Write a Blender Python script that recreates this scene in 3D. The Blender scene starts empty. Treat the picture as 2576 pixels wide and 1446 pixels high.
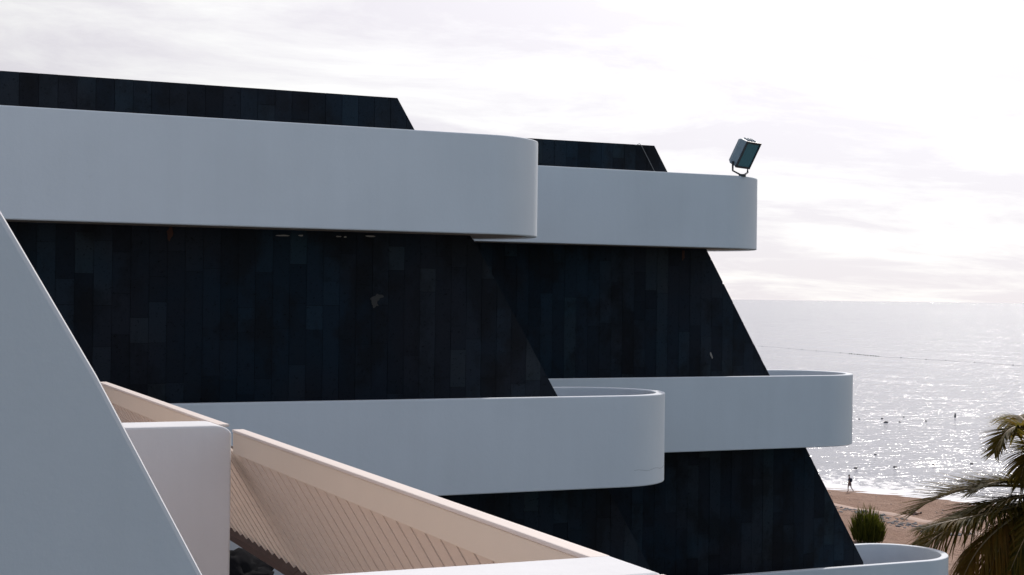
import bpy, bmesh, math, random
from mathutils import Vector, Matrix
random.seed(7)
S = bpy.context.scene
COL = S.collection
# World frame: +X runs along the dark partition walls towards the sea, +Y away
# from the camera balcony, Z up, metres.  The sea is at Z = 0.
EYE = Vector((0.0, 0.0, 19.5))

# ---------------------------------------------------------------- camera
YAW = math.radians(65.887); PITCH = math.atan(22.566 / 3800.0); ROLL = math.atan(0.0122)
fw0 = Vector((math.cos(YAW), math.sin(YAW), 0)); rt0 = Vector((math.sin(YAW), -math.cos(YAW), 0)); zz = Vector((0, 0, 1))
fw = fw0 * math.cos(PITCH) + zz * math.sin(PITCH); up0 = zz * math.cos(PITCH) - fw0 * math.sin(PITCH)
rt = rt0 * math.cos(ROLL) + up0 * math.sin(ROLL); up = up0 * math.cos(ROLL) - rt0 * math.sin(ROLL)
cd = bpy.data.cameras.new('camera'); cam = bpy.data.objects.new('camera', cd); COL.objects.link(cam)
m = Matrix((rt, up, -fw)).transposed().to_4x4(); m.translation = EYE
cam.matrix_world = m
cd.sensor_width = 36.0; cd.lens = 36.0 * 3800.0 / 2576.0
cd.clip_start = 0.1; cd.clip_end = 200000
S.camera = cam

# ---------------------------------------------------------------- sun and sky
SUN_EL = math.radians(38.0)
SUN_AZ = math.radians(46.0)                       # from +X towards +Y
sdir = Vector((math.cos(SUN_EL) * math.cos(SUN_AZ), math.cos(SUN_EL) * math.sin(SUN_AZ), math.sin(SUN_EL)))
W = bpy.data.worlds.new('World'); S.world = W; W.use_nodes = True
nt = W.node_tree; N = nt.nodes; L = nt.links; N.clear()
def nd(t, **k):
    n = N.new(t)
    for a, b in k.items(): setattr(n, a, b)
    return n
def mth(op, a, b=None, clamp=False):
    n = nd('ShaderNodeMath', operation=op); n.use_clamp = clamp
    for i, v in enumerate((a, b)):
        if v is None: continue
        if isinstance(v, (int, float)): n.inputs[i].default_value = v
        else: L.new(v, n.inputs[i])
    return n.outputs[0]
sky = nd('ShaderNodeTexSky', sky_type='NISHITA'); sky.sun_disc = False
sky.sun_elevation = SUN_EL; sky.sun_rotation = math.radians(90) - SUN_AZ
sky.altitude = 0; sky.air_density = 1.0; sky.dust_density = 0.25; sky.ozone_density = 2.0
tc = nd('ShaderNodeTexCoord'); sep = nd('ShaderNodeSeparateXYZ'); L.new(tc.outputs['Generated'], sep.inputs[0])
zc = mth('ADD', mth('MAXIMUM', sep.outputs[2], 0.0), 0.14)
cmb = nd('ShaderNodeCombineXYZ')
L.new(mth('DIVIDE', sep.outputs[0], zc), cmb.inputs[0]); L.new(mth('DIVIDE', sep.outputs[1], zc), cmb.inputs[1])
# streaky high cloud: stretched across the view from the shore
mp = nd('ShaderNodeMapping'); mp.inputs['Rotation'].default_value = (0, 0, math.radians(35)); mp.inputs['Scale'].default_value = (0.75, 1.15, 1)
L.new(cmb.outputs[0], mp.inputs[0])
n1 = nd('ShaderNodeTexNoise'); n1.inputs['Scale'].default_value = 1.7; n1.inputs['Detail'].default_value = 9; n1.inputs['Roughness'].default_value = 0.64; n1.inputs['Distortion'].default_value = 0.35
L.new(mp.outputs[0], n1.inputs['Vector'])
n2 = nd('ShaderNodeTexNoise'); n2.inputs['Scale'].default_value = 0.35; n2.inputs['Detail'].default_value = 3
L.new(mp.outputs[0], n2.inputs['Vector'])
cov = nd('ShaderNodeMapRange'); cov.inputs[1].default_value = 0.45; cov.inputs[2].default_value = 0.59
L.new(mth('ADD', mth('MULTIPLY', n1.outputs['Fac'], 0.65), mth('MULTIPLY', n2.outputs['Fac'], 0.35)), cov.inputs[0])
# thin veil + brighter cloud; forward scattering brightens both towards the sun
dt = nd('ShaderNodeVectorMath', operation='DOT_PRODUCT'); L.new(tc.outputs['Generated'], dt.inputs[0]); dt.inputs[1].default_value = sdir
fwd = mth('POWER', mth('MULTIPLY', mth('ADD', dt.outputs['Value'], 1.0), 0.5), 3.0)
vb = mth('ADD', mth('MULTIPLY', fwd, 1.03), mth('ADD', mth('MULTIPLY', mth('POWER', fwd, 11.0), 1.0), 0.15))
deck = nd('ShaderNodeMapRange', interpolation_type='SMOOTHSTEP')          # the cloud deck is densest seaward, on the sun's side
for i_, v_ in enumerate((-0.4, 0.60, 0.12, 0.96)): deck.inputs[i_ + 1].default_value = v_
L.new(dt.outputs['Value'], deck.inputs[0])
bg_sky = nd('ShaderNodeBackground'); L.new(sky.outputs[0], bg_sky.inputs[0]); bg_sky.inputs[1].default_value = 0.135
bg_veil = nd('ShaderNodeBackground')
tint = nd('ShaderNodeMix', data_type='RGBA'); L.new(cov.outputs[0], tint.inputs[0]); tint.inputs[6].default_value = (0.985, 0.945, 0.995, 1); tint.inputs[7].default_value = (1.0, 0.99, 0.975, 1)
L.new(tint.outputs[2], bg_veil.inputs[0]); L.new(mth('MULTIPLY', vb, mth('ADD', mth('MULTIPLY', cov.outputs[0], 0.20), 0.955)), bg_veil.inputs[1])
a2 = nd('ShaderNodeMixShader'); L.new(deck.outputs[0], a2.inputs[0]); L.new(bg_sky.outputs[0], a2.inputs[1]); L.new(bg_veil.outputs[0], a2.inputs[2])
wo = nd('ShaderNodeOutputWorld'); L.new(a2.outputs[0], wo.inputs[0])

sl = bpy.data.lights.new('sun', 'SUN'); sl.energy = 2.6; sl.angle = math.radians(0.53); sl.color = (1.0, 0.93, 0.86)
so = bpy.data.objects.new('sun', sl); COL.objects.link(so)
so.rotation_euler = (-sdir).to_track_quat('-Z', 'Y').to_euler(); so.location = (0, 0, 60)
S.view_settings.view_transform = 'Standard'; S.view_settings.look = 'None'
S.view_settings.exposure = 0.0; S.view_settings.gamma = 1.0; S.view_settings.use_curve_mapping = False
S.cycles.max_bounces = 8; S.cycles.diffuse_bounces = 4; S.cycles.glossy_bounces = 3
S.cycles.sample_clamp_indirect = 4.0; S.cycles.use_denoising = True

# ---------------------------------------------------------------- helpers
def link(o, parent=None):
    COL.objects.link(o)
    if parent: o.parent = parent
    return o
def tag(o, label=None, cat=None, group=None, kind=None):
    if label: o['label'] = label
    if cat: o['category'] = cat
    if group: o['group'] = group
    if kind: o['kind'] = kind
    return o
def empty(name, loc=(0, 0, 0), rz=0.0):
    o = bpy.data.objects.new(name, None); o.location = loc; o.rotation_euler = (0, 0, rz); o.empty_display_size = 0.3
    COL.objects.link(o); return o
def mesh_obj(name, verts, faces, mat, parent=None, smooth=False, bevel=0.0, seg=2):
    me = bpy.data.meshes.new(name); me.from_pydata([tuple(v) for v in verts], [], faces); me.update()
    bm = bmesh.new(); bm.from_mesh(me); bmesh.ops.recalc_face_normals(bm, faces=bm.faces[:]); bm.to_mesh(me); bm.free()
    if mat: me.materials.append(mat)
    if smooth: me.polygons.foreach_set('use_smooth', [True] * len(me.polygons))
    o = bpy.data.objects.new(name, me); link(o, parent)
    if bevel:
        b = o.modifiers.new('bevel', 'BEVEL'); b.width = bevel; b.segments = seg; b.limit_method = 'ANGLE'; b.angle_limit = math.radians(35)
    return o
def prism_data(poly, axis, a, b, V, F):
    """extrude a 2D polygon along an axis: 'y' (poly = x,z), 'z' (poly = x,y), 'x' (poly = y,z)"""
    def P(p, t):
        return {'y': (p[0], t, p[1]), 'z': (p[0], p[1], t), 'x': (t, p[0], p[1])}[axis]
    n = len(poly); o = len(V)
    V += [P(p, a) for p in poly] + [P(p, b) for p in poly]
    F.append([o + i for i in range(n)]); F.append([o + n + i for i in range(n)][::-1])
    for i in range(n):
        j = (i + 1) % n; F.append([o + i, o + j, o + n + j, o + n + i])
def prism(name, poly, axis, a, b, mat, parent=None, **k):
    V, F = [], []; prism_data(poly, axis, a, b, V, F)
    return mesh_obj(name, V, F, mat, parent, **k)
def box_data(lo, hi, V, F):
    prism_data([(lo[0], lo[1]), (hi[0], lo[1]), (hi[0], hi[1]), (lo[0], hi[1])], 'z', lo[2], hi[2], V, F)
def box(name, lo, hi, mat, parent=None, **k):
    V, F = [], []; box_data(lo, hi, V, F); return mesh_obj(name, V, F, mat, parent, **k)
def tube_data(pts, radii, V, F, sides=6, cap=True):
    o = len(V); n = len(pts); pts = [Vector(p) for p in pts]
    ref = Vector((0.13, 0.21, 0.97))
    for i, p in enumerate(pts):
        d = (pts[min(i + 1, n - 1)] - pts[max(i - 1, 0)]).normalized()
        a = d.cross(ref)
        if a.length < 1e-3: a = d.cross(Vector((1, 0, 0)))
        a.normalize(); b = d.cross(a)
        r = radii[i] if isinstance(radii, (list, tuple)) else radii
        for k in range(sides):
            t = 2 * math.pi * k / sides; V.append(tuple(p + a * (r * math.cos(t)) + b * (r * math.sin(t))))
    for i in range(n - 1):
        for k in range(sides):
            k2 = (k + 1) % sides
            F.append([o + i * sides + k, o + i * sides + k2, o + (i + 1) * sides + k2, o + (i + 1) * sides + k])
    if cap:
        F.append([o + k for k in range(sides)][::-1]); F.append([o + (n - 1) * sides + k for k in range(sides)])
def tube(name, pts, radii, mat, parent=None, sides=6, smooth=True):
    V, F = [], []; tube_data(pts, radii, V, F, sides); return mesh_obj(name, V, F, mat, parent, smooth)
def ball_data(c, r, V, F, seg=12, rings=8):
    o = len(V); c = Vector(c); r = r if isinstance(r, (list, tuple)) else (r, r, r)
    for i in range(rings + 1):
        th = math.pi * i / rings
        for k in range(seg):
            ph = 2 * math.pi * k / seg
            V.append((c.x + r[0] * math.sin(th) * math.cos(ph), c.y + r[1] * math.sin(th) * math.sin(ph), c.z + r[2] * math.cos(th)))
    for i in range(rings):
        for k in range(seg):
            k2 = (k + 1) % seg
            F.append([o + i * seg + k, o + i * seg + k2, o + (i + 1) * seg + k2, o + (i + 1) * seg + k])

# ---------------------------------------------------------------- materials
def new_mat(name):
    M = bpy.data.materials.new(name); M.use_nodes = True; t = M.node_tree
    return M, t, t.nodes['Principled BSDF']
def nnode(t, typ, **k):
    n = t.nodes.new(typ)
    for a, b in k.items(): setattr(n, a, b)
    return n
def noise(t, vec, scale, detail=4, rough=0.55):
    n = nnode(t, 'ShaderNodeTexNoise'); n.inputs['Scale'].default_value = scale; n.inputs['Detail'].default_value = detail; n.inputs['Roughness'].default_value = rough
    if vec: t.links.new(vec, n.inputs['Vector'])
    return n.outputs['Fac']
def mrange(t, v, a, b, c, d):
    n = nnode(t, 'ShaderNodeMapRange'); t.links.new(v, n.inputs[0])
    for i, x in enumerate((a, b, c, d)): n.inputs[i + 1].default_value = x
    return n.outputs[0]
def mixc(t, fac, A, B, blend='MIX'):
    n = nnode(t, 'ShaderNodeMix', data_type='RGBA', blend_type=blend)
    for sock, v in ((n.inputs[0], fac), (n.inputs[6], A), (n.inputs[7], B)):
        if isinstance(v, (int, float)): sock.default_value = v
        elif isinstance(v, tuple): sock.default_value = v if len(v) == 4 else (*v, 1)
        else: t.links.new(v, sock)
    return n.outputs[2]
def mathn(t, op, a, b):
    n = nnode(t, 'ShaderNodeMath', operation=op)
    for i, v in enumerate((a, b)):
        if isinstance(v, (int, float)): n.inputs[i].default_value = v
        else: t.links.new(v, n.inputs[i])
    return n.outputs[0]
def pos(t, scale=(1, 1, 1)):
    g = nnode(t, 'ShaderNodeNewGeometry'); mp = nnode(t, 'ShaderNodeMapping'); mp.inputs['Scale'].default_value = scale
    t.links.new(g.outputs['Position'], mp.inputs[0]); return mp.outputs[0]
def bump(t, b, h, strength, dist):
    n = nnode(t, 'ShaderNodeBump'); n.inputs['Strength'].default_value = strength; n.inputs['Distance'].default_value = dist
    t.links.new(h, n.inputs['Height']); t.links.new(n.outputs[0], b.inputs['Normal'])

def render_paint(name, col, streak=0.10, blot=0.10, rough=0.75):
    """painted render: faint vertical weather streaks, broad blotches, fine trowel relief"""
    M, t, b = new_mat(name)
    s = noise(t, pos(t, (5.0, 5.0, 0.35)), 1.0, 5); bl = noise(t, pos(t), 0.7, 5); fn = noise(t, pos(t), 26.0, 6, 0.7)
    f = mathn(t, 'ADD', mrange(t, s, 0.35, 0.75, 0, streak), mrange(t, bl, 0.35, 0.7, 0, blot))
    c = mixc(t, f, tuple(col), (col[0] * 0.45, col[1] * 0.45, col[2] * 0.43))
    c = mixc(t, mrange(t, noise(t, pos(t), 3.2, 8, 0.75), 0.66, 0.76, 0, 0.16), c, (col[0] * 0.5, col[1] * 0.47, col[2] * 0.42))
    t.links.new(c, b.inputs['Base Color']); b.inputs['Roughness'].default_value = rough
    b.inputs['Specular IOR Level'].default_value = 0.3
    bump(t, b, mathn(t, 'ADD', fn, mathn(t, 'MULTIPLY', noise(t, pos(t), 4.0, 3), 2.0)), 0.35, 0.004)
    return M
M_WHITE = render_paint('white_render', (0.735, 0.775, 0.825), 0.05, 0.10)
M_WALL = render_paint('white_wall_paint', (0.76, 0.765, 0.79), 0.08, 0.16)
M_SOFFIT = render_paint('brown_soffit', (0.30, 0.245, 0.21), 0.0, 0.3)
M_FLOOR = render_paint('terracotta_floor', (0.58, 0.43, 0.34), 0.0, 0.25)
M_DARKFLOOR = render_paint('unseen_dark_floor', (0.15, 0.15, 0.155), 0.0, 0.25)
M_PAVE = render_paint('grey_paving', (0.42, 0.42, 0.43), 0.0, 0.25)
M_BEIGE = render_paint('beige_paint', (0.80, 0.67, 0.55), 0.03, 0.06, 0.55)
M_CAP = render_paint('pale_rail_paint', (0.76, 0.67, 0.62), 0.03, 0.06, 0.55)
M_BEIGE2 = render_paint('beige_board_paint', (0.80, 0.665, 0.57), 0.05, 0.08, 0.5)
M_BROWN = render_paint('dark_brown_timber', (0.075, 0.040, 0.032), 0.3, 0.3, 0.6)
M_PATCH = render_paint('bare_plaster', (0.055, 0.052, 0.050), 0.1, 0.3)
M_FLAKE = render_paint('peeling_paint', (0.30, 0.28, 0.26), 0.0, 0.3)
M_RUST = render_paint('rust_stain', (0.06, 0.022, 0.014), 0.3, 0.3)

def stone():
    M, t, b = new_mat('dark_basalt')
    oi = nnode(t, 'ShaderNodeObjectInfo'); r = oi.outputs['Random']
    ramp = nnode(t, 'ShaderNodeValToRGB'); e = ramp.color_ramp.elements
    e[0].position = 0.0; e[0].color = (0.011, 0.015, 0.022, 1); e[1].position = 1.0; e[1].color = (0.023, 0.033, 0.043, 1)
    x = ramp.color_ramp.elements.new(0.55); x.color = (0.015, 0.021, 0.031, 1)
    x = ramp.color_ramp.elements.new(0.85); x.color = (0.019, 0.028, 0.040, 1)
    t.links.new(r, ramp.inputs[0])
    hue = noise(t, pos(t, (0.55, 0.55, 0.55)), 1.0, 3)
    base = mixc(t, mrange(t, hue, 0.40, 0.60, 0, 1), mixc(t, 1.0, ramp.outputs[0], (1.22, 1.0, 0.92), 'MULTIPLY'), mixc(t, 1.0, ramp.outputs[0], (0.80, 1.02, 1.08), 'MULTIPLY'))
    st = noise(t, pos(t, (1.3, 1.3, 0.9)), 1.5, 6, 0.65)
    c = mixc(t, mrange(t, st, 0.48, 0.62, 0, 0.65), base, (0.010, 0.010, 0.011))
    pit = noise(t, pos(t), 34, 5, 0.7)
    c = mixc(t, mrange(t, pit, 0.58, 0.68, 0, 0.8), c, (0.004, 0.004, 0.005))
    t.links.new(c, b.inputs['Base Color']); b.inputs['Roughness'].default_value = 0.8; b.inputs['Specular IOR Level'].default_value = 0.08
    bump(t, b, pit, 0.5, 0.006)
    return M
M_STONE = stone()
def plain(name, col, rough=0.5, metal=0.0, spec=0.5):
    M, t, b = new_mat(name); b.inputs['Base Color'].default_value = (*col, 1); b.inputs['Roughness'].default_value = rough
    b.inputs['Metallic'].default_value = metal; b.inputs['Specular IOR Level'].default_value = spec
    n = noise(t, pos(t), 9, 5); c = mixc(t, mrange(t, n, 0.4, 0.75, 0, 0.35), tuple(col), tuple(v * 0.55 for v in col)); t.links.new(c, b.inputs['Base Color'])
    return M
M_JOINT = plain('dark_mortar', (0.008, 0.008, 0.010), 0.9, 0, 0.1)
M_METAL = plain('grey_blue_enamel', (0.26, 0.32, 0.36), 0.45)
M_BLACK = plain('black_metal', (0.035, 0.038, 0.045), 0.5)
M_CABLE = plain('grey_cable', (0.20, 0.21, 0.22), 0.6)
M_GLASS, t_, b_ = new_mat('lamp_glass')
b_.inputs['Base Color'].default_value = (0.07, 0.21, 0.26, 1); b_.inputs['Roughness'].default_value = 0.12
M_DARKGL = plain('dark_window_glass', (0.02, 0.025, 0.03), 0.15)
M_BUOY = plain('dark_buoy_plastic', (0.05, 0.05, 0.06), 0.5)
M_SKIN = plain('tanned_skin', (0.24, 0.13, 0.09), 0.6)
M_NAVY = plain('navy_cloth', (0.03, 0.035, 0.06), 0.9, 0, 0.2)
M_GREYC = plain('brown_grey_cloth', (0.16, 0.12, 0.12), 0.9, 0, 0.2)
M_HAIR = plain('dark_hair', (0.03, 0.022, 0.02), 0.7)
M_REDC = plain('red_brown_cloth', (0.26, 0.08, 0.04), 0.9, 0, 0.2)
M_LAVA = plain('black_lava_rock', (0.010, 0.010, 0.012), 0.95, 0, 0.05)

def sand_mat():
    M, t, b = new_mat('sand')
    big = noise(t, pos(t, (1.0, 0.35, 1)), 0.16, 6, 0.6); med = noise(t, pos(t, (1, 0.6, 1)), 1.1, 6, 0.65); fine = noise(t, pos(t), 5.0, 5, 0.7)
    c = mixc(t, mrange(t, big, 0.35, 0.65, 0, 1), (0.34, 0.21, 0.15), (0.44, 0.295, 0.225))
    c = mixc(t, mrange(t, med, 0.45, 0.7, 0, 0.6), c, (0.235, 0.14, 0.10))
    c = mixc(t, mrange(t, fine, 0.60, 0.72, 0, 0.5), c, (0.48, 0.36, 0.30))
    t.links.new(c, b.inputs['Base Color']); b.inputs['Roughness'].default_value = 0.9; b.inputs['Specular IOR Level'].default_value = 0.2
    h = mathn(t, 'ADD', med, mathn(t, 'MULTIPLY', fine, 0.5)); bump(t, b, h, 1.0, 0.55)
    return M
M_SAND = sand_mat()
M_SOIL = plain('dry_garden_soil', (0.085, 0.095, 0.085), 0.95, 0, 0.1)

def sea_mat():
    M, t, b = new_mat('sea_water')
    b.inputs['Base Color'].default_value = (0.030, 0.055, 0.075, 1); b.inputs['Roughness'].default_value = 0.07
    b.inputs['IOR'].default_value = 1.333; b.inputs['Specular IOR Level'].default_value = 0.5
    g = nnode(t, 'ShaderNodeNewGeometry'); mp = nnode(t, 'ShaderNodeMapping')
    mp.inputs['Rotation'].default_value = (0, 0, math.radians(25.4)); t.links.new(g.outputs['Position'], mp.inputs[0])
    mp2 = nnode(t, 'ShaderNodeMapping'); mp2.inputs['Scale'].default_value = (1.0, 0.42, 1); t.links.new(mp.outputs[0], mp2.inputs[0])
    v = mp2.outputs[0]
    def slopes(scale, sc, det):
        q = nnode(t, 'ShaderNodeMapping'); q.inputs['Rotation'].default_value = (0, 0, -SUN_AZ); q.inputs['Scale'].default_value = sc; t.links.new(g.outputs['Position'], q.inputs[0])
        n = nnode(t, 'ShaderNodeTexNoise'); n.inputs['Scale'].default_value = scale; n.inputs['Detail'].default_value = det; t.links.new(q.outputs[0], n.inputs['Vector'])
        o = nnode(t, 'ShaderNodeVectorMath', operation='SUBTRACT'); t.links.new(n.outputs['Color'], o.inputs[0]); o.inputs[1].default_value = (0.5, 0.5, 0.5); return o.outputs[0]
    def vscale(v_, k_):
        o = nnode(t, 'ShaderNodeVectorMath', operation='MULTIPLY'); t.links.new(v_, o.inputs[0]); o.inputs[1].default_value = (k_, k_, 0); return o.outputs[0]
    def vadd(x_, y_):
        o = nnode(t, 'ShaderNodeVectorMath', operation='ADD'); t.links.new(x_, o.inputs[0])
        if isinstance(y_, tuple): o.inputs[1].default_value = y_
        else: t.links.new(y_, o.inputs[1])
        return o.outputs[0]
    near_w = slopes(13.0, (0.16, 1.0, 1), 1.5); far_w = slopes(5.5, (0.10, 1.0, 1), 1.5); vast = slopes(2.0, (0.055, 1.0, 1), 1.5); swell = slopes(0.10, (1.0, 0.25, 1), 4)
    nv_ = vadd(vadd(vscale(vast, 0.56), vadd(vscale(near_w, 0.78), vscale(far_w, 0.84))), vadd(vscale(swell, 0.22), (0, 0, 1)))
    nm = nnode(t, 'ShaderNodeVectorMath', operation='NORMALIZE'); t.links.new(nv_, nm.inputs[0]); t.links.new(nm.outputs[0], b.inputs['Normal'])
    # foam: distance to the shoreline decides how broken the white water is
    sx = nnode(t, 'ShaderNodeSeparateXYZ'); t.links.new(g.outputs['Position'], sx.inputs[0])
    d = mathn(t, 'SUBTRACT', mathn(t, 'ADD', mathn(t, 'MULTIPLY', sx.outputs[0], 0.9033), mathn(t, 'MULTIPLY', sx.outputs[1], 0.4291)), 141.67)
    fo = noise(t, v, 0.9, 6, 0.7)
    edge = mathn(t, 'ADD', mrange(t, d, 0.5, 26, 0.30, 0.0), mrange(t, d, 0.3, 3.0, 0.4, 0.0))
    fac = mrange(t, mathn(t, 'ADD', fo, edge), 0.70, 0.86, 0, 0.9)
    c = mixc(t, fac, (0.16, 0.17, 0.215), (0.86, 0.86, 0.88)); t.links.new(c, b.inputs['Base Color'])
    t.links.new(mrange(t, fac, 0, 1, 0.17, 0.8), b.inputs['Roughness'])
    return M
M_SEA = sea_mat()

def leaf_mat(name, A, B, trans=0.45):
    M, t, b = new_mat(name); out = t.nodes['Material Output']
    n = noise(t, pos(t), 3.0, 4); gi = nnode(t, 'ShaderNodeNewGeometry')
    f = mathn(t, 'ADD', mrange(t, n, 0.3, 0.7, 0, 0.5), mathn(t, 'MULTIPLY', gi.outputs['Random Per Island'], 0.55))
    c = mixc(t, f, A, B); c = mixc(t, mrange(t, gi.outputs['Random Per Island'], 0.0, 0.35, 0.75, 0.0), c, (0.012, 0.012, 0.004)); t.links.new(c, b.inputs['Base Color']); b.inputs['Roughness'].default_value = 0.6; b.inputs['Specular IOR Level'].default_value = 0.12
    tr = nnode(t, 'ShaderNodeBsdfTranslucent'); t.links.new(mixc(t, f, tuple(min(1, v * 2.0) for v in A), tuple(min(1, v * 1.7) for v in B)), tr.inputs[0]); mx = nnode(t, 'ShaderNodeMixShader'); mx.inputs[0].default_value = trans
    t.links.new(b.outputs[0], mx.inputs[1]); t.links.new(tr.outputs[0], mx.inputs[2]); t.links.new(mx.outputs[0], out.inputs[0])
    return M
M_FROND = leaf_mat('palm_leaf', (0.048, 0.058, 0.010), (0.17, 0.100, 0.014), 0.55)
M_DRY = leaf_mat('dry_palm_leaf', (0.21, 0.100, 0.016), (0.12, 0.085, 0.018), 0.6)
M_SHRUB = leaf_mat('shrub_leaf', (0.022, 0.034, 0.006), (0.085, 0.085, 0.010), 0.35)
M_RACHIS = plain('palm_stalk', (0.20, 0.13, 0.06), 0.6)
M_TRUNK = plain('palm_bark', (0.14, 0.10, 0.07), 0.9, 0, 0.1)

# ---------------------------------------------------------------- ground, beach, sea
def shore_x(y): return 94.9 + (130.4 - y) * 0.475
V, F = [], []
FAR = 60000.0
sd = Vector((0.475, -1, 0)).normalized(); sn = Vector((0.9033, 0.4291, 0))
p0 = Vector((94.9 - 0.3, 130.4, 0))
a = p0 - sd * FAR - sn * 4; b = p0 + sd * FAR - sn * 4; c = b + sn * FAR; d = a + sn * FAR
sea = mesh_obj('sea', [a, b, c, d], [[0, 1, 2, 3]], M_SEA); tag(sea, kind='structure')
# sand sheet: rises gently from the water, with a low scarp and shallow footprints
V, F = [], []; nu, nv = 150, 200
def sand_z(s, y):
    z = -0.03 + 0.026 * min(s, 12) + 0.012 * max(0, s - 10)
    edge = 15.5 + 1.2 * math.sin(y * 0.13) + 0.5 * math.sin(y * 0.41 + 1)       # low scarp parallel to the shore
    z += 0.35 / (1 + math.exp(-(s - edge) * 2.2)) * 0.6
    z += 0.03 * math.sin(s * 1.9 + y * 0.5) * math.sin(y * 0.9 - s * 0.4) + 0.02 * math.sin(s * 3.1 - y * 1.7)
    return z
for i in range(nu + 1):
    s = -4 + 60 * i / nu
    for j in range(nv + 1):
        y = 40 + 150 * j / nv
        V.append((shore_x(y) - s * 1.107, y, sand_z(s, y)))
for i in range(nu):
    for j in range(nv):
        F.append([i * (nv + 1) + j, i * (nv + 1) + j + 1, (i + 1) * (nv + 1) + j + 1, (i + 1) * (nv + 1) + j])
beach = mesh_obj('beach', V, F, M_SAND, smooth=True); tag(beach, kind='structure')
V = [(p0 - sd * FAR - sn * 3)[:2] + (-0.6,), (p0 + sd * FAR - sn * 3)[:2] + (-0.6,), (p0 + sd * FAR - sn * FAR)[:2] + (-0.6,), (p0 - sd * FAR - sn * FAR)[:2] + (-0.6,)]
ground = mesh_obj('ground', V, [[0, 1, 2, 3]], M_SOIL); tag(ground, kind='structure')
garden = prism('garden_terrace', [(-60, -60), (46, -60), (46, 130), (-60, 130)], 'z', -0.5, 2.0, M_SOIL); tag(garden, kind='structure')
V, F = [], []                                    # low sand ridge, its sunlit edge painted in as a pale colour
for j in range(121):
    y = 60 + 120 * j / 120; x = 85.6 + 0.25 * math.sin(y * 0.31) + 0.15 * math.sin(y * 0.83)
    zg = sand_z((shore_x(y) - x) / 1.107, y)
    hh = 0.16 + 0.04 * math.sin(y * 0.7)
    V += [(x - 0.8, y, zg - 0.06), (x - 0.25, y, zg + hh * 0.8), (x + 0.15, y, zg + hh), (x + 0.9, y, zg - 0.06)]
for j in range(120):
    for k in range(3): F.append([4 * j + k, 4 * j + k + 1, 4 * j + 5 + k, 4 * j + 4 + k])
M_PALE = plain('pale_lit_sand', (0.56, 0.42, 0.35), 0.95, 0, 0.1)
tag(mesh_obj('sand_ridge', V, F, M_PALE, smooth=True), kind='structure')
# pebble bands on the sand
def ground_at(x, y):
    s = (shore_x(y) - x) / 1.107
    return sand_z(s, y)
V, F = [], []
def pebble(x, y, r, V, F):
    z = ground_at(x, y); o = len(V); k = 6
    h = r * random.uniform(0.45, 0.8); ph = random.random() * 6
    for ring, (rr, hh) in enumerate(((1.0, -0.1), (0.85, 0.55))):
        for q in range(k):
            a_ = ph + 2 * math.pi * q / k; f_ = random.uniform(0.8, 1.15)
            V.append((x + r * rr * f_ * math.cos(a_), y + r * rr * f_ * math.sin(a_) * 1.2, z + h * hh))
    V.append((x, y, z + h))
    for q in range(k):
        q2 = (q + 1) % k; F.append([o + q, o + q2, o + k + q2, o + k + q]); F.append([o + k + q, o + k + q2, o + 2 * k])
line = [(83.6, 114.5), (84.2, 110.5), (82.6, 105.0), (82.8, 101.0), (83.5, 96.5)]
for i in range(len(line) - 1):
    (x0, y0), (x1, y1) = line[i], line[i + 1]
    for k in range(55):
        u = random.random(); x = x0 + (x1 - x0) * u + random.gauss(0, 0.9); y = y0 + (y1 - y0) * u + random.gauss(0, 0.4)
        pebble(x, y, random.choice((0.07, 0.09, 0.12, 0.16, 0.22)), V, F)
for k in range(90):
    y = random.uniform(98, 128); pebble(shore_x(y) - random.uniform(3, 24), y, random.uniform(0.05, 0.10), V, F)
M_PEB = plain('grey_pebbles', (0.15, 0.145, 0.15), 0.8)
tag(mesh_obj('pebbles', V, F, M_PEB), kind='stuff', label='band of grey pebbles strewn along the sand', cat='pebbles')

# ---------------------------------------------------------------- dark terraced building
BT = 0.605                                    # seaward lean of the partition walls per metre of drop
hotel = empty('hotel_building', (6, 18, 2)); HL = Vector((6, 18, 2))
tag(hotel, 'stepped hotel block with dark stone walls and rounded white balconies above the beach', 'building')
def under(o, par, off):
    o.parent = par; o.matrix_parent_inverse = Matrix.Translation(-off); return o
def clip(poly, f):
    out = []
    for i in range(len(poly)):
        p, q = poly[i], poly[(i + 1) % len(poly)]; a, b = f(p), f(q)
        if a >= 0: out.append(p)
        if (a >= 0) != (b >= 0):
            t = a / (a - b); out.append((p[0] + (q[0] - p[0]) * t, p[1] + (q[1] - p[1]) * t))
    return out
def fin(xtop, ztop, y, x_in, x_tiles, z_tiles, label, zbot=2.0):
    edge = lambda z: xtop + BT * (ztop - z)
    core = prism('partition_wall', [(x_in, zbot), (edge(zbot) - 0.004, zbot), (xtop - 0.004, ztop - 0.004), (x_in, ztop - 0.004)], 'y', y + 0.001, y + 0.25, M_JOINT)
    under(core, hotel, HL); core['label'] = label
    w = 0.198; x = x_tiles; n = 0
    while x < edge(z_tiles) and n < 296:
        z = ztop - random.uniform(0.15, 1.3); zt = ztop
        while zt > z_tiles:
            z = max(z, z_tiles)
            g = 0.0020
            poly = [(x + g, z + g), (x + w - g, z + g), (x + w - g, zt - g), (x + g, zt - g)]
            poly = clip(poly, lambda p: edge(p[1]) - p[0])
            if len(poly) >= 3 and n < 296:
                d = random.uniform(0.010, 0.016)
                area = abs(sum(poly[i][0] * poly[(i + 1) % len(poly)][1] - poly[(i + 1) % len(poly)][0] * poly[i][1] for i in range(len(poly)))) / 2
                if area > 0.006:
                    o = prism('stone_tile', poly, 'y', y - d, y, M_STONE); under(o, core, HL * 0); o.matrix_parent_inverse = core.matrix_world.inverted(); n += 1
            zt = z; z = zt - random.choice((0.28, 0.45, 0.7, 0.95, 1.2, 1.45))
        x += w
    return core
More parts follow.
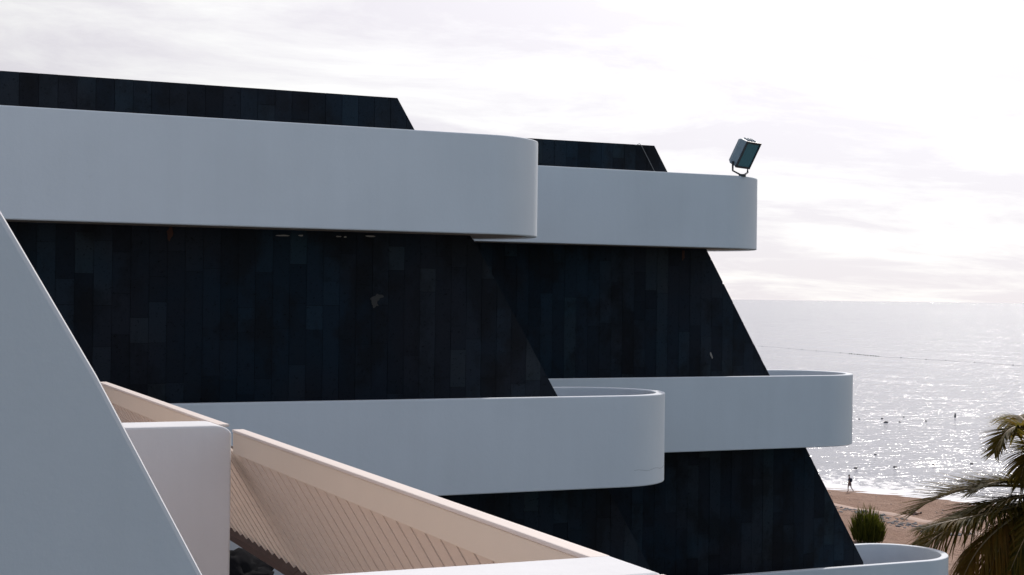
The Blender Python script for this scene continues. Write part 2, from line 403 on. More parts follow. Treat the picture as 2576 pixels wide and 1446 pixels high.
finA = fin(5.983, 21.815, 16.74, -6.0, 1.15, 15.75, 'nearer dark stone partition wall between the near and far balconies')
finB = fin(11.49, 21.855, 20.38, 0.0, 8.0, 14.7, 'farther dark stone partition wall at the seaward end')
CORE_INV = None

def balcony(xc, yn, zt, zb, x_in, label, R=0.92, t=0.115):
    """U-shaped white parapet round the end of a partition wall, with its slab"""
    yc = yn + R; n = 40
    outer = [(x_in, yn)] + [(xc + R * math.cos(a), yc + R * math.sin(a)) for a in [(-0.5 + i / n) * math.pi for i in range(n + 1)]] + [(x_in, yn + 2 * R)]
    r = R - t
    inner = [(x_in, yn + t)] + [(xc + r * math.cos(a), yc + r * math.sin(a)) for a in [(-0.5 + i / n) * math.pi for i in range(n + 1)]] + [(x_in, yn + 2 * R - t)]
    V, F = [], []; k = len(outer)
    for z in (zb, zt):
        V += [(p[0], p[1], z) for p in outer] + [(p[0], p[1], z) for p in inner]
    for i in range(k - 1):
        F.append([i, i + 1, 2 * k + i + 1, 2 * k + i]); F.append([k + i + 1, k + i, 3 * k + i, 3 * k + i + 1])
        F.append([2 * k + i, 2 * k + i + 1, 3 * k + i + 1, 3 * k + i]); F.append([i + 1, i, k + i, k + i + 1])
    F.append([0, 2 * k, 3 * k, k]); F.append([k - 1, 2 * k - 1, 4 * k - 1, 3 * k - 1])
    o = mesh_obj('balcony', V, F, M_WHITE, smooth=False, bevel=0.012, seg=2)
    for p in o.data.polygons: p.use_smooth = True
    o.data.set_sharp_from_angle(angle=math.radians(30))
    under(o, hotel, HL); o['label'] = label
    rr = r - 0.003
    fl = [(x_in + 0.01, yn + t + 0.003)] + [(xc + rr * math.cos(a), yc + rr * math.sin(a)) for a in [(-0.5 + i / 24) * math.pi for i in range(25)]] + [(x_in + 0.01, yn + 2 * R - t - 0.003)]
    f = prism('floor_slab', fl, 'z', zb + 0.012, zb + 0.22, M_SOFFIT); f.parent = o; f.matrix_parent_inverse = Matrix.Translation(-HL)
    f.matrix_parent_inverse = Matrix()
    return o
bal1 = balcony(6.842, 15.9, 21.355, 20.213, -5.0, 'upper white balcony nearest the camera, wrapping the near dark wall')
bal2 = balcony(8.627, 15.9, 18.330, 17.238, -3.0, 'lower white balcony nearest the camera, with its rounded end against the far wall')
bal3 = balcony(12.339, 19.54, 21.378, 20.272, 1.5, 'upper white balcony farther away, carrying the floodlight')
bal4 = balcony(14.193, 19.54, 18.325, 17.208, 3.0, 'middle white balcony farther away, in front of the sea')
bal5 = balcony(16.161, 19.54, 15.305, 14.20, 5.0, 'lowest white balcony at the bottom edge of the photo')
# set-back facade and floors between the walls, behind the balconies
for (y0, y1, xo) in ((17.0, 19.5, -2.2), (20.68, 30.0, 1.6)):
    for lvl in range(6):
        zt = 21.2 - 3.03 * lvl; xe = 4.2 + xo + BT * 3.03 * lvl
        b_ = box('facade_wall', (-6.0, y0 + 0.02, zt - 3.03), (xe, y1 - 0.02, zt - 0.02), M_WALL); under(b_, hotel, HL)

# marks on the dark walls
def blob(name, cx, cz, rx, rz, y, th, mat, parent, k=11, rot=0.0):
    pts = []
    for i in range(k):
        a_ = 2 * math.pi * i / k; f_ = random.uniform(0.55, 1.15)
        px, pz = rx * f_ * math.cos(a_), rz * f_ * math.sin(a_)
        pts.append((cx + px * math.cos(rot) - pz * math.sin(rot), cz + px * math.sin(rot) + pz * math.cos(rot)))
    o = prism(name, pts, 'y', y - th, y, mat); under(o, parent, HL) if parent is hotel else None
    return o
blob('plaster_patch', 5.76, 19.47, 0.085, 0.04, 16.712, 0.004, M_PATCH, hotel, 13, 0.3)
blob('plaster_patch', 5.73, 19.40, 0.05, 0.055, 16.711, 0.004, M_PATCH, hotel, 13)
blob('paint_chip', 12.55, 18.61, 0.018, 0.065, 20.352, 0.004, M_FLAKE, hotel, 9, 0.45)
blob('rust_stain', 3.35, 20.15, 0.04, 0.08, 16.712, 0.003, M_RUST, hotel)
blob('rust_stain', 12.02, 20.18, 0.03, 0.09, 20.352, 0.003, M_RUST, hotel)
pts_ = [(8.627 + 0.9215 * math.cos(math.radians(a_)), 15.9 + 0.92 + 0.9215 * math.sin(math.radians(a_)), 17.43 + 0.01 * math.sin(a_ * 0.3)) for a_ in range(-82, -5, 4)]
under(tube('hairline_crack', pts_, 0.0013, M_CABLE), hotel, HL)
for (x, r) in ((4.62, 0.08), (4.83, 0.035), (5.28, 0.035), (5.36, 0.02), (5.66, 0.06)):
    blob('paint_flake', x, 20.19 - random.uniform(0, 0.03), r, 0.010, 16.708, 0.006, M_FLAKE, hotel, 9)
cable = tube('cable', [(11.15, 20.345, 21.835), (11.22, 20.345, 21.87), (11.26, 20.345, 21.83), (11.40, 20.345, 21.60), (11.58, 20.345, 21.30)], 0.005, M_CABLE); under(cable, hotel, HL)

# ---------------------------------------------------------------- near terrace (camera side)
terr = empty('terrace_block', (1.0, 6.0, 2.0)); TL = Vector((1.0, 6.0, 2.0))
tag(terr, 'white terrace block in the foreground with sloping dividing walls and a beige boarded balustrade', 'building')
ZT = 18.775
def divider(y0, y1, label, xr=1.935, ZT=18.775, slope=((0.82, 18.775), (0.779, 18.852), (0.536, 19.312), (0.324, 19.677)), rounded=True):
    prof = [(-1.5, 14.5), (xr + 0.06, 14.5), (xr + 0.06, ZT - 0.055)]
    if not rounded: prof[-1] = (xr + 0.06, ZT)
    for i in range(1, 7) if rounded else ():                        # rounded seaward corner
        a_ = math.pi / 2 * i / 6; prof.append((xr - 0.04 + 0.10 * math.cos(a_), ZT - 0.055 + 0.055 * math.sin(a_)))
    prof += list(slope) + [(-0.30, 20.72), (-1.5, 22.72)]
    o = prism('dividing_wall', prof, 'y', y0, y1, M_WALL, bevel=0.012, seg=2); under(o, terr, TL); o['label'] = label
    return o
divider(3.58, 3.88, 'nearest white dividing wall, with its sloping edge at the left of the photo', 2.0, 18.754, ((0.848, 18.754), (0.806, 18.829), (0.555, 19.305), (0.335, 19.683)), False)
divider(8.20, 8.525, 'second white dividing wall with a flat sunlit top')
divider(12.82, 13.12, 'farthest white dividing wall, only its rounded corner showing')
def balustrade(y0, yf, y1, label, boards=True):
    fa = box('balustrade', (2.0, y0, 18.620), (2.028, yf, 18.735), M_BEIGE, bevel=0.004); under(fa, terr, TL); fa['label'] = label
    def sub(o): o.parent = fa; o.matrix_parent_inverse = Matrix(); return o
    sub(box('rail_cap', (1.994, y0 + 0.001, 18.7365), (2.062, yf - 0.001, 18.752), M_CAP, bevel=0.004))
    # inclined field below: a dark backing sheet and lapped boards on its inner face
    L_ = 0.84; top = Vector((2.034, 0, 18.622)); d = Vector((BT, 0, -1)).normalized(); nrm = Vector((-d.z, 0, d.x))  # seaward-up normal
    nrm = Vector((1, 0, BT)).normalized()
    def P(s, n): q = top + d * s + nrm * n; return (q.x, q.z)
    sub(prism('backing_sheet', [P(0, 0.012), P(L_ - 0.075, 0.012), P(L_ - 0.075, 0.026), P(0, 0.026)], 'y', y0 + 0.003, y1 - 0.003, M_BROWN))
    sub(prism('bottom_beam', [P(L_ + 0.015, -0.03), P(L_ + 0.10, -0.03), P(L_ + 0.10, 0.03), P(L_ + 0.015, 0.03)], 'y', y0 + 0.003, y1 - 0.003, M_BROWN))
    sub(prism('sill_strip', [P(L_ - 0.05, 0.05), P(L_ - 0.05, 0.20), P(L_ - 0.02, 0.20), P(L_ - 0.02, 0.05)], 'y', y0 + 0.003, y1 - 0.003, M_WALL))
    if not boards: return
    w = 0.1545; n = int((y1 - y0 - 0.01) / w); w = (y1 - y0 - 0.01) / n; me = None
    for i in range(n):
        if me is None:
            V = []; g = 0.011; wb = w - g
            def Q(s, u, nn): q = d * s + nrm * nn; return (q.x, u, q.z)
            # lapped board: thicker along one edge, lower end cut to a point
            for (s, u, nn) in ((0, 0, -0.008), (0, wb, -0.005), (L_ - 0.085, wb, -0.005), (L_, 0.25 * wb, -0.008), (L_ - 0.085, 0, -0.008)):
                V.append(Q(s, u, nn))
            for (s, u, nn) in ((0, 0, 0.010), (0, wb, 0.010), (L_ - 0.085, wb, 0.010), (L_, 0.25 * wb, 0.010), (L_ - 0.085, 0, 0.010)):
                V.append(Q(s, u, nn))
            F = [[0, 1, 2, 3, 4], [9, 8, 7, 6, 5]] + [[i_, (i_ + 1) % 5, 5 + (i_ + 1) % 5, 5 + i_] for i_ in range(5)]
            o = mesh_obj('board', V, F, M_BEIGE2); me = o.data
        else:
            o = link(bpy.data.objects.new('board', me))
        o.location = (top.x, y0 + 0.005 + i * w, top.z); sub(o)
balustrade(3.885, 8.195, 8.527, 'beige boarded balustrade bay in the foreground')
balustrade(8.53, 12.815, 12.815, 'beige boarded balustrade bay behind the second dividing wall')
balustrade(0.4, 3.575, 3.575, 'end bay of the beige balustrade at the bottom of the photo', True)
fl = box('terrace_floor', (-1.5, 3.885, 17.20), (1.9, 13.1, 17.45), M_FLOOR); under(fl, terr, TL)
fl = box('terrace_floor', (-1.5, -1.0, 17.20), (1.9, 3.575, 17.45), M_DARKFLOOR); under(fl, terr, TL)  # unseen camera-bay floor, coloured dark to cut bounce onto the nearest wall
fl = box('facade_wall', (-1.75, 4.1, 17.46), (-1.52, 13.1, 20.4), M_WALL); under(fl, terr, TL)  # unseen facade, added white to bounce sunlight onto the balustrade
fl = box('slab_edge', (1.902, -1.0, 17.15), (2.02, 13.1, 17.40), M_WALL); under(fl, terr, TL)

fl = box('lower_bounce_floor', (-1.5, -1.0, 14.25), (6.2, 13.1, 14.48), M_PAVE); under(fl, terr, TL)  # unseen lower floor, put in to bounce sun up under the boards
# lower terrace glimpsed under the balustrade
lw = empty('planter_wall', (4.2, 11.0, 14.0)); LO = Vector((4.2, 11.0, 14.0))
tag(lw, 'pale rendered planter wall seen through the gap under the beige balustrade', 'wall')
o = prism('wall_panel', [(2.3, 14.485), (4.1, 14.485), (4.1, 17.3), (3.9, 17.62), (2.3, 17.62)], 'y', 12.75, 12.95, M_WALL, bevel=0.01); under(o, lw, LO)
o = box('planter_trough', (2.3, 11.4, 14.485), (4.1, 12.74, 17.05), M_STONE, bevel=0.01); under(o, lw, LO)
def rock(name, c, r, seed, label):
    random.seed(seed); bm = bmesh.new(); bmesh.ops.create_icosphere(bm, subdivisions=4, radius=1.0)
    from mathutils import noise as mn
    for v in bm.verts:
        q = v.co * 1.4 + Vector((seed, 0, 0)); f_ = 1 + 0.35 * mn.noise(q) + 0.25 * mn.noise(q * 2.7) + 0.16 * mn.noise(q * 6)
        v.co = Vector((v.co.x * r[0] * f_, v.co.y * r[1] * f_, max(v.co.z, -0.55) * r[2] * f_))
    me = bpy.data.meshes.new(name); bm.to_mesh(me); bm.free(); me.materials.append(M_LAVA); me.polygons.foreach_set('use_smooth', [True] * len(me.polygons))
    o = link(bpy.data.objects.new(name, me)); o.location = c; tag(o, label, 'rock'); return o
rock('lava_rock', (2.93, 12.0, 17.15), (0.36, 0.3, 0.26), 3, 'black lava rock lying in front of the pale wall under the balustrade')
random.seed(11)

# ---------------------------------------------------------------- floodlight
FB = Vector((12.60, 19.60, 21.391))                                     # where the bracket meets the parapet
fl_ = empty('floodlight', FB)
tag(fl_, 'grey box floodlight on a bent bracket standing on the far upper balcony', 'floodlight')
dh = (rt0 * 0.77 - fw0 * 0.638); wv = (rt0 * 0.638 + fw0 * 0.77); ta = math.radians(28.6)
uv = zz * math.cos(ta) + dh * math.sin(ta); av = dh * math.cos(ta) - zz * math.sin(ta)      # up and aiming axes
HW, HH, HD = 0.198, 0.210, 0.165
Cc = Vector((-0.045, 0.03, 0.345)) + rt0 * 0.075
def H(a_, b_, c_): return tuple(Cc + wv * a_ + uv * b_ + av * c_)
V = []; F = []
ring = [(-HW, -HH), (HW, -HH), (HW, HH), (-HW, HH)]
for (k_, dpt) in ((1.0, 0.078), (1.0, 0.02), (0.98, -0.04), (0.84, -0.095)):
    V += [H(x * k_, z * (k_ if dpt < 0 else 1.0), dpt) for x, z in ring]
for i in range(3):
    for q in range(4): F.append([i * 4 + q, i * 4 + (q + 1) % 4, i * 4 + 4 + (q + 1) % 4, i * 4 + 4 + q])
F += [[12, 13, 14, 15], [0, 1, 2, 3]]
mesh_obj('housing', V, F, M_METAL, fl_, bevel=0.012)
V, F = [], []
for (x0, x1, z0, z1) in ((-HW - 0.006, HW + 0.006, HH - 0.018, HH + 0.008), (-HW - 0.006, HW + 0.006, -HH - 0.008, -HH + 0.022), (-HW - 0.006, -HW + 0.022, -HH + 0.024, HH - 0.020), (HW - 0.022, HW + 0.006, -HH + 0.024, HH - 0.020)):
    o_ = len(V); V += [H(x0, z0, 0.079), H(x1, z0, 0.079), H(x1, z1, 0.079), H(x0, z1, 0.079), H(x0, z0, 0.10), H(x1, z0, 0.10), H(x1, z1, 0.10), H(x0, z1, 0.10)]
    F += [[o_ + j for j in f] for f in ([0, 1, 2, 3], [4, 5, 6, 7], [0, 1, 5, 4], [1, 2, 6, 5], [2, 3, 7, 6], [3, 0, 4, 7])]
mesh_obj('front_frame', V, F, M_BLACK, fl_)
V = [H(x, z, dd) for dd in (0.081, 0.088) for x, z in ((-HW + 0.018, -HH + 0.018), (HW - 0.018, -HH + 0.018), (HW - 0.018, HH - 0.018), (-HW + 0.018, HH - 0.018))]
mesh_obj('lamp_glass', V, [[0, 1, 2, 3], [4, 5, 6, 7], [0, 1, 5, 4], [1, 2, 6, 5], [2, 3, 7, 6], [3, 0, 4, 7]], M_GLASS, fl_)
V, F = [], []
for k_ in range(3):
    x = (-0.09, 0.0, 0.09)[k_]; o_ = len(V)
    V += [H(x - 0.006, HH, -0.06), H(x + 0.006, HH, -0.06), H(x + 0.006, HH, 0.06), H(x - 0.006, HH, 0.06), H(x - 0.006, HH + 0.02, -0.05), H(x + 0.006, HH + 0.02, -0.05), H(x + 0.006, HH + 0.02, 0.05), H(x - 0.006, HH + 0.02, 0.05)]
    F += [[o_ + j for j in f] for f in ([0, 1, 2, 3], [4, 5, 6, 7], [0, 1, 5, 4], [1, 2, 6, 5], [2, 3, 7, 6], [3, 0, 4, 7])]
mesh_obj('cooling_fins', V, F, M_METAL, fl_)
for sgn in (-1, 1):
    tube('pivot_bolt', [H(sgn * HW, -0.165, 0.02), H(sgn * (HW + 0.03), -0.165, 0.02)], 0.016, M_BLACK, fl_, 10, False)
# bracket: flat bar down both sides, bent in to a foot
pv = [Vector(H(sg * (HW + 0.020), -0.165, 0.02)) for sg in (-1, 1)]
lo = [Vector((pv[i].x, pv[i].y, 0.06)) for i in (0, 1)]
path = [pv[0], lo[0], Vector((-0.03, 0, 0.006)) , Vector((0.03, 0, 0.006)), lo[1], pv[1]]
tube('bracket', path, 0.016, M_BLACK, fl_, 4, False)
tube('foot_plate', [(0, 0, -0.020), (0, 0, 0.010)], 0.055, M_BLACK, fl_, 12, False)

# ---------------------------------------------------------------- people on the beach
def skin_mesh(name, joints, edges, mat, parent, root=0, sub=1):
    me = bpy.data.meshes.new(name); me.from_pydata([j[0] for j in joints], edges, []); me.materials.append(mat)
    o = bpy.data.objects.new(name, me); link(o, parent)
    sk = o.modifiers.new('skin', 'SKIN'); o.modifiers.new('sub', 'SUBSURF').levels = sub
    o.modifiers['sub'].render_levels = sub
    if not me.skin_vertices: 
        bm = bmesh.new(); bm.from_mesh(me); bm.verts.layers.skin.verify(); bm.to_mesh(me); bm.free()
    for i, v in enumerate(me.skin_vertices[0].data):
        r = joints[i][1]; v.radius = r if isinstance(r, tuple) else (r, r); v.use_root = (i == root)
    sk.use_smooth_shade = True
    return o
def walking_person(loc, heading):
    """walks along local +X: left leg planted under the body, right leg trailing"""
    p = empty('person', loc, heading)
    J = [((0, 0, 0.93), (0.12, 0.15)), ((0.00, 0, 1.12), (0.10, 0.13)), ((0.01, 0, 1.34), (0.11, 0.16)), ((0.03, 0, 1.47), (0.055, 0.06)), ((0.07, 0, 1.56), 0.055), ((0.09, 0, 1.64), (0.095, 0.08)), ((0.09, 0, 1.73), (0.06, 0.055)),
         ((0.05, 0.10, 0.86), 0.085), ((0.12, 0.10, 0.48), 0.058), ((0.10, 0.10, 0.09), 0.042), ((0.22, 0.10, 0.04), (0.03, 0.045)),
         ((-0.06, -0.10, 0.86), 0.085), ((-0.10, -0.10, 0.49), 0.058), ((-0.38, -0.10, 0.15), 0.042), ((-0.31, -0.10, 0.05), (0.03, 0.045)),
         ((0.0, 0.19, 1.36), 0.052), ((-0.10, 0.23, 1.10), 0.040), ((0.02, 0.23, 0.86), 0.032), ((0.06, 0.22, 0.78), 0.035),
         ((0.0, -0.19, 1.36), 0.052), ((0.03, -0.23, 1.09), 0.040), ((0.22, -0.20, 0.92), 0.032), ((0.28, -0.19, 0.88), 0.035)]
    E_ = [(0, 1), (1, 2), (2, 3), (3, 4), (4, 5), (5, 6), (0, 7), (7, 8), (8, 9), (9, 10), (0, 11), (11, 12), (12, 13), (13, 14), (2, 15), (15, 16), (16, 17), (17, 18), (2, 19), (19, 20), (20, 21), (21, 22)]
    skin_mesh('body', J, E_, M_SKIN, p)
    skin_mesh('shirt', [((0, 0, 0.95), (0.15, 0.18)), ((0, 0, 1.15), (0.135, 0.165)), ((0.01, 0, 1.34), (0.14, 0.18)), ((0.02, 0, 1.43), (0.10, 0.12)), ((0.0, 0.20, 1.36), 0.07), ((-0.06, 0.23, 1.20), 0.06), ((0.0, -0.20, 1.36), 0.07), ((0.02, -0.23, 1.20), 0.06)],
              [(0, 1), (1, 2), (2, 3), (2, 4), (4, 5), (2, 6), (6, 7)], M_NAVY, p)
    skin_mesh('shorts', [((0, 0, 0.96), (0.145, 0.17)), ((0, 0, 0.86), (0.14, 0.17)), ((0.09, 0.10, 0.62), (0.10, 0.10)), ((-0.10, -0.10, 0.62), (0.10, 0.10))], [(0, 1), (1, 2), (1, 3)], M_GREYC, p)
    V, F = [], []; ball_data((0.065, 0, 1.70), (0.105, 0.088, 0.085), V, F, 10, 6); mesh_obj('hair', V, F, M_HAIR, p, True)
    V, F = [], []; ball_data((-0.17, 0, 1.22), (0.11, 0.15, 0.22), V, F, 10, 8); mesh_obj('backpack', V, F, M_NAVY, p, True)
    tag(p, 'person in dark top and shorts walking along the wet sand at the water', 'person'); return p
walking_person((94.3, 126.1, ground_at(94.3, 126.1) - 0.01), math.atan2(0.90, -0.43))
def lying_person(loc, heading):
    """lies on the back along local X, feet at +X with one knee raised"""
    p = empty('person', loc, heading)
    J = [((0, 0, 0.13), (0.10, 0.15)), ((-0.22, 0, 0.14), (0.10, 0.14)), ((-0.45, 0, 0.15), (0.10, 0.17)), ((-0.60, 0, 0.15), 0.055), ((-0.72, 0, 0.16), (0.085, 0.085)), ((-0.80, 0, 0.16), 0.06),
         ((0.08, 0.09, 0.13), 0.085), ((0.40, 0.10, 0.42), 0.06), ((0.66, 0.10, 0.07), 0.045), ((0.72, 0.10, 0.14), 0.035),
         ((0.08, -0.09, 0.13), 0.085), ((0.48, -0.12, 0.10), 0.06), ((0.86, -0.12, 0.07), 0.045), ((0.90, -0.12, 0.16), 0.035),
         ((-0.45, 0.20, 0.13), 0.05), ((-0.18, 0.28, 0.08), 0.04), ((0.06, 0.27, 0.07), 0.035), ((-0.45, -0.20, 0.13), 0.05), ((-0.18, -0.28, 0.08), 0.04), ((0.06, -0.27, 0.07), 0.035)]
    E_ = [(0, 1), (1, 2), (2, 3), (3, 4), (4, 5), (0, 6), (6, 7), (7, 8), (8, 9), (0, 10), (10, 11), (11, 12), (12, 13), (2, 14), (14, 15), (15, 16), (2, 17), (17, 18), (18, 19)]
    skin_mesh('body', J, E_, M_SKIN, p)
    skin_mesh('swim_shorts', [((-0.08, 0, 0.14), (0.12, 0.17)), ((0.06, 0, 0.14), (0.12, 0.17)), ((0.18, 0.10, 0.22), 0.10), ((0.24, -0.10, 0.13), 0.10)], [(0, 1), (1, 2), (1, 3)], M_NAVY, p)
    V, F = [], []; ball_data((-0.76, 0, 0.19), (0.10, 0.09, 0.09), V, F, 10, 6); mesh_obj('hair', V, F, M_HAIR, p, True)
    tag(p, 'person lying on the sand with one knee raised, partly behind the palm frond', 'person'); return p
lying_person((88.75, 109.45, ground_at(88.75, 109.45)), math.atan2(0.408, -0.913) - 0.35)

# ---------------------------------------------------------------- buoys and float line
bu = [(154.1, 203.7, 0.117, 'small dark buoy nearest the edge of the middle balcony'),
      (158.6, 203.5, 0.153, 'small dark buoy just above the largest buoy'),
      (153.9, 196.5, 0.279, 'largest round dark buoy, out beside the middle balcony'),
      (157.0, 196.9, 0.153, 'dark buoy immediately right of the largest buoy'),
      (164.4, 205.2, 0.126, 'tiny faint buoy farthest out in the middle row'),
      (162.5, 197.2, 0.144, 'lone dark buoy halfway between the largest buoy and the upright marker'),
      (120.5, 155.9, 0.135, 'lone dark buoy between the middle row and the row near the shore'),
      (108.4, 143.8, 0.189, 'dark buoy floating straight above the walking person'),
      (113.7, 143.4, 0.180, 'second dark buoy of the row near the shore, right of the walking person'),
      (119.8, 143.9, 0.144, 'third dark buoy of the row near the shore'),
      (125.1, 143.4, 0.153, 'last dark buoy of the row near the shore, closest to the palm')]
for (x, y, r, lab) in bu:
    V, F = [], []; ball_data((0, 0, 0), (r * 1.35, r * 1.35, r * 0.85), V, F, 14, 10); o = mesh_obj('buoy', V, F, M_BUOY, None, True); o.location = (x, y, r * 0.2)
    tag(o, lab, 'buoy', 'dark buoys floating off the beach')
o = empty('marker_buoy', (173.7, 203.3, 0)); V, F = [], []; ball_data((0, 0, 0.1), (0.2, 0.2, 0.16), V, F, 12, 8); mesh_obj('float_body', V, F, M_BUOY, o, True)
tube('staff', [(0, 0, 0.2), (0, 0, 0.62)], [0.13, 0.10], M_BUOY, o, 8)
tag(o, 'upright dark marker buoy standing out on the glittering water', 'buoy')
rope = [(352.1, 540.6), (350.7, 518.6), (340.1, 456.2), (334.3, 430.7), (336.7, 390.1), (334.7, 360.7), (333, 330)]
fl = empty('float_line', (340, 456, 0)); OFF = Vector((340, 456, 0))
V, F = [], []; tube_data([Vector((x, y, 0.03)) - OFF for x, y in rope], 0.012, V, F, 5); mesh_obj('rope', V, F, M_BUOY, fl)
n = 0
for i in range(len(rope) - 1):
    (x0, y0), (x1, y1) = rope[i], rope[i + 1]; ln = math.hypot(x1 - x0, y1 - y0); dens = 2.0 if i == 2 else 13.0
    k = int(ln / dens)
    for j in range(k):
        u = (j + random.uniform(0.2, 0.8)) / k; V, F = [], []; rr = random.uniform(0.10, 0.16) * (1.4 if i == 2 else 1)
        ball_data((x0 + (x1 - x0) * u - OFF.x, y0 + (y1 - y0) * u - OFF.y, 0.1), (rr, rr * 1.5, rr), V, F, 6, 4)
        mesh_obj('float', V, F, M_BUOY, fl)
tag(fl, 'long dotted line of dark floats across the water below the horizon', 'float line')

# ---------------------------------------------------------------- shrub behind the lowest balcony
sh = empty('shrub', (73.2, 95.5, ground_at(73.2, 95.5)))
V, F = [], []
for i in range(1900):
    a_ = random.random() * 2 * math.pi; rr = math.sqrt(random.random()); x, y = 1.08 * rr * math.cos(a_), 1.08 * rr * math.sin(a_)
    top = 2.75 - 0.95 * rr * rr + random.uniform(-0.35, 0.30) + 0.35 * math.sin(3 * a_ + 1)
    base = random.uniform(0.0, max(0.2, top - 0.9)); ln = min(top - base, random.uniform(0.6, 1.3))
    lean = Vector((x * 0.35 + random.gauss(0, 0.12), y * 0.35 + random.gauss(0, 0.12), 1)).normalized(); p = Vector((x, y, base)); q = p + lean * ln
    sd_ = Vector((random.gauss(0, 1), random.gauss(0, 1), 0.1)).normalized() * random.uniform(0.018, 0.035); o_ = len(V)
    mid = p.lerp(q, 0.5) + Vector((random.gauss(0, 0.03), random.gauss(0, 0.03), 0))
    V += [tuple(p - sd_), tuple(p + sd_), tuple(mid + sd_), tuple(mid - sd_), tuple(q)]
    F += [[o_, o_ + 1, o_ + 2, o_ + 3], [o_ + 3, o_ + 2, o_ + 4]]
mesh_obj('foliage', V, F, M_SHRUB, sh)
for k in range(5): tube('stem', [(0.3 * math.cos(k * 1.3), 0.3 * math.sin(k * 1.3), 0), (0.5 * math.cos(k * 1.3), 0.5 * math.sin(k * 1.3), 2.0)], [0.05, 0.02], M_TRUNK, sh)
tag(sh, 'upright spiky green shrub on the sand behind the lowest balcony', 'shrub')

# ---------------------------------------------------------------- palm tree
PC = Vector((20.31, 21.06, 16.08))                   # crown
PO = Vector((20.9, 20.9, 2.0)); palm = empty('palm_tree', PO + Vector((0.06, -0.03, 0)))
tag(palm, 'palm tree with drooping olive brown fronds at the right edge of the photo', 'palm tree')
tp = [(0.3 * (1 - i / 14) ** 2 * 0 + (PC.x - PO.x) * (i / 14) ** 1.5, (PC.y - PO.y) * (i / 14), (PC.z - PO.z) * i / 14) for i in range(15)]
tube('trunk', tp, [0.30 - 0.12 * min(1, i / 9) + 0.015 * (i % 2) for i in range(15)], M_TRUNK, palm, 10)
def bez(P, t):
    P = [Vector(p) for p in P]
    while len(P) > 1: P = [P[i].lerp(P[i + 1], t) for i in range(len(P) - 1)]
    return P[0]
def frond(ctrl, mat, leaf=0.62, droop=0.5, pairs=105, gap=0.0, spread=0.95):
    """pinnate frond along a Bezier rachis: paired strap leaflets, each sagging"""
    V, F = [], []; n = 26; pts = [bez(ctrl, i / n) for i in range(n + 1)]
    tube_data(pts, [0.030 * (1 - i / n) + 0.006 for i in range(n + 1)], V, F, 5)
    r_faces = len(F)
    for i in range(pairs):
        u = 0.16 + 0.84 * (i + random.uniform(-0.3, 0.3)) / pairs; u = min(max(u, 0.14), 0.995)
        p = bez(ctrl, u); tg = (bez(ctrl, min(1, u + 0.01)) - bez(ctrl, max(0, u - 0.01))).normalized()
        side = tg.cross(zz)
        if side.length < 0.05: side = tg.cross(Vector((0.3, 1, 0)))
        side.normalize(); nrm = side.cross(tg).normalized()
        ln = leaf * (0.45 + 0.75 * math.sin(math.pi * min(1, u * 0.86 + 0.10))) * random.uniform(0.85, 1.1)
        ang = spread * (1.05 - 0.55 * u)
        for sg in (-1, 1):
            if random.random() < gap: continue
            dr = (tg * math.cos(ang) + side * (sg * math.sin(ang)) + nrm * random.uniform(0.05, 0.35)).normalized()
            wv_ = dr.cross(nrm).normalized(); wdt = random.uniform(0.013, 0.023)
            o_ = len(V); q = p.copy(); dv = dr.copy(); seg = 4
            for s in range(seg + 1):
                w_ = wdt * (1 - (s / seg) ** 1.6) + 0.0015
                V += [tuple(q - wv_ * w_), tuple(q + wv_ * w_)]
                dv = (dv + Vector((random.gauss(0, 0.05), random.gauss(0, 0.05), -droop * 0.45))).normalized(); q = q + dv * (ln / seg)
            for s in range(seg): F.append([o_ + 2 * s, o_ + 2 * s + 1, o_ + 2 * s + 3, o_ + 2 * s + 2])
    me_o = mesh_obj('frond', [Vector(v) - PO for v in V], F, mat, palm)
    me_o.data.materials.append(M_RACHIS)
    for pf in me_o.data.polygons[:r_faces]: pf.material_index = 1
    return me_o
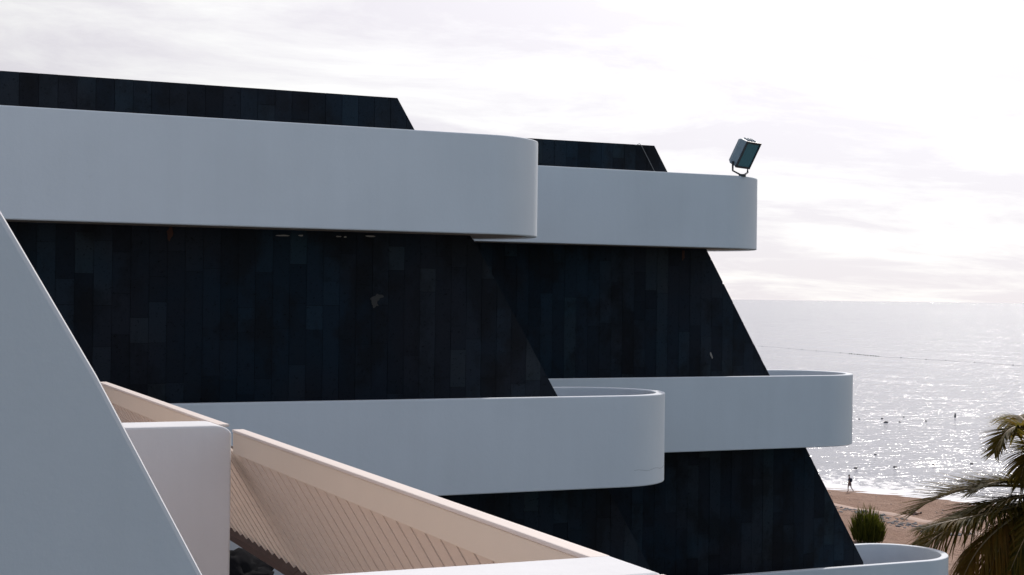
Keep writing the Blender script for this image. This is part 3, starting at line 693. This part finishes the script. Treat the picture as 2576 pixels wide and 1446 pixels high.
FR = [
    ([PC, (19.42, 20.99, 16.32), (19.03, 21.20, 16.39), (18.46, 21.28, 16.12)], M_FROND, 0.75, 0.10),
    ([PC, (19.07, 20.60, 16.05), (18.52, 20.94, 16.07), (17.96, 21.26, 15.61)], M_FROND, 0.80, 0.20),
    ([PC, (19.66, 20.76, 17.10), (19.30, 20.74, 17.18), (19.03, 20.66, 16.35)], M_FROND, 0.60, 0.30),
    ([PC, (19.69, 21.42, 15.57), (19.51, 22.17, 15.36), (19.18, 22.42, 14.56)], M_FROND, 0.85, 0.55),
    # rachis control points, material, leaflet length, sag
    ([PC, (19.71, 20.99, 17.51), (19.11, 21.04, 17.51), (18.56, 20.80, 16.86)], M_FROND, 0.52, 0.12),
    ([PC, (20.91, 21.64, 17.10), (20.70, 22.02, 17.45), (20.40, 22.59, 16.93)], M_FROND, 0.55, 0.30),
    ([PC, (19.21, 21.22, 16.25), (18.56, 21.84, 16.27), (17.89, 22.15, 15.65)], M_FROND, 0.85, 0.06),
    ([PC, (19.90, 21.79, 16.34), (19.58, 22.48, 16.08), (19.03, 23.06, 15.68)], M_FROND, 0.70, 0.15),
    ([PC, (18.93, 20.91, 15.77), (17.83, 21.08, 15.73), (17.15, 21.06, 15.16)], M_FROND, 0.90, 0.40),
    ([PC, (18.52, 20.66, 15.75), (17.62, 20.62, 15.80), (16.95, 20.77, 15.61)], M_FROND, 0.55, 0.35),
    ([PC, (18.71, 20.47, 15.77), (17.93, 20.48, 15.53), (17.45, 20.33, 14.71)], M_DRY, 1.0, 0.85),
    ([PC, (18.83, 20.41, 15.84), (18.25, 20.34, 15.53), (17.80, 20.22, 14.49)], M_DRY, 1.0, 0.95),
    ([PC, (19.23, 20.45, 15.88), (18.76, 20.33, 15.58), (18.51, 20.23, 14.44)], M_DRY, 1.0, 0.95),
    ([PC, (19.46, 20.89, 15.67), (19.08, 21.07, 15.45), (18.83, 21.19, 14.53)], M_DRY, 1.0, 0.90),
    ([PC, (19.60, 20.30, 16.20), (18.90, 20.10, 16.05), (18.20, 19.95, 15.00)], M_FROND, 0.80, 0.60),
    ([PC, (19.10, 21.60, 15.90), (18.30, 22.10, 15.70), (17.90, 22.50, 14.70)], M_FROND, 0.85, 0.60),
    ([PC, (20.20, 19.60, 16.80), (20.10, 18.80, 16.70), (20.00, 18.30, 15.60)], M_FROND, 0.70, 0.4),
    ([PC, (20.60, 22.20, 17.40), (21.30, 23.40, 17.60), (22.00, 24.00, 16.80)], M_FROND, 0.70, 0.4),
    ([PC, (21.60, 21.00, 17.30), (22.70, 21.00, 17.40), (23.70, 21.00, 16.30)], M_FROND, 0.70, 0.4),
    ([PC, (21.40, 19.90, 16.80), (22.20, 19.00, 16.80), (22.90, 18.30, 15.60)], M_FROND, 0.70, 0.4),
    ([PC, (21.30, 22.00, 16.90), (22.10, 23.00, 16.90), (22.80, 23.80, 15.80)], M_FROND, 0.70, 0.4),
    ([PC, (20.90, 20.10, 15.50), (21.20, 19.50, 15.10), (21.40, 19.00, 13.80)], M_DRY, 0.95, 0.95),
    ([PC, (20.60, 21.70, 15.50), (20.70, 22.30, 15.10), (20.80, 22.80, 13.80)], M_DRY, 0.95, 0.95),
]
for ctrl, mat, lf, dr in FR: frond(ctrl, mat, lf, dr, 70 if mat is M_DRY else 92)
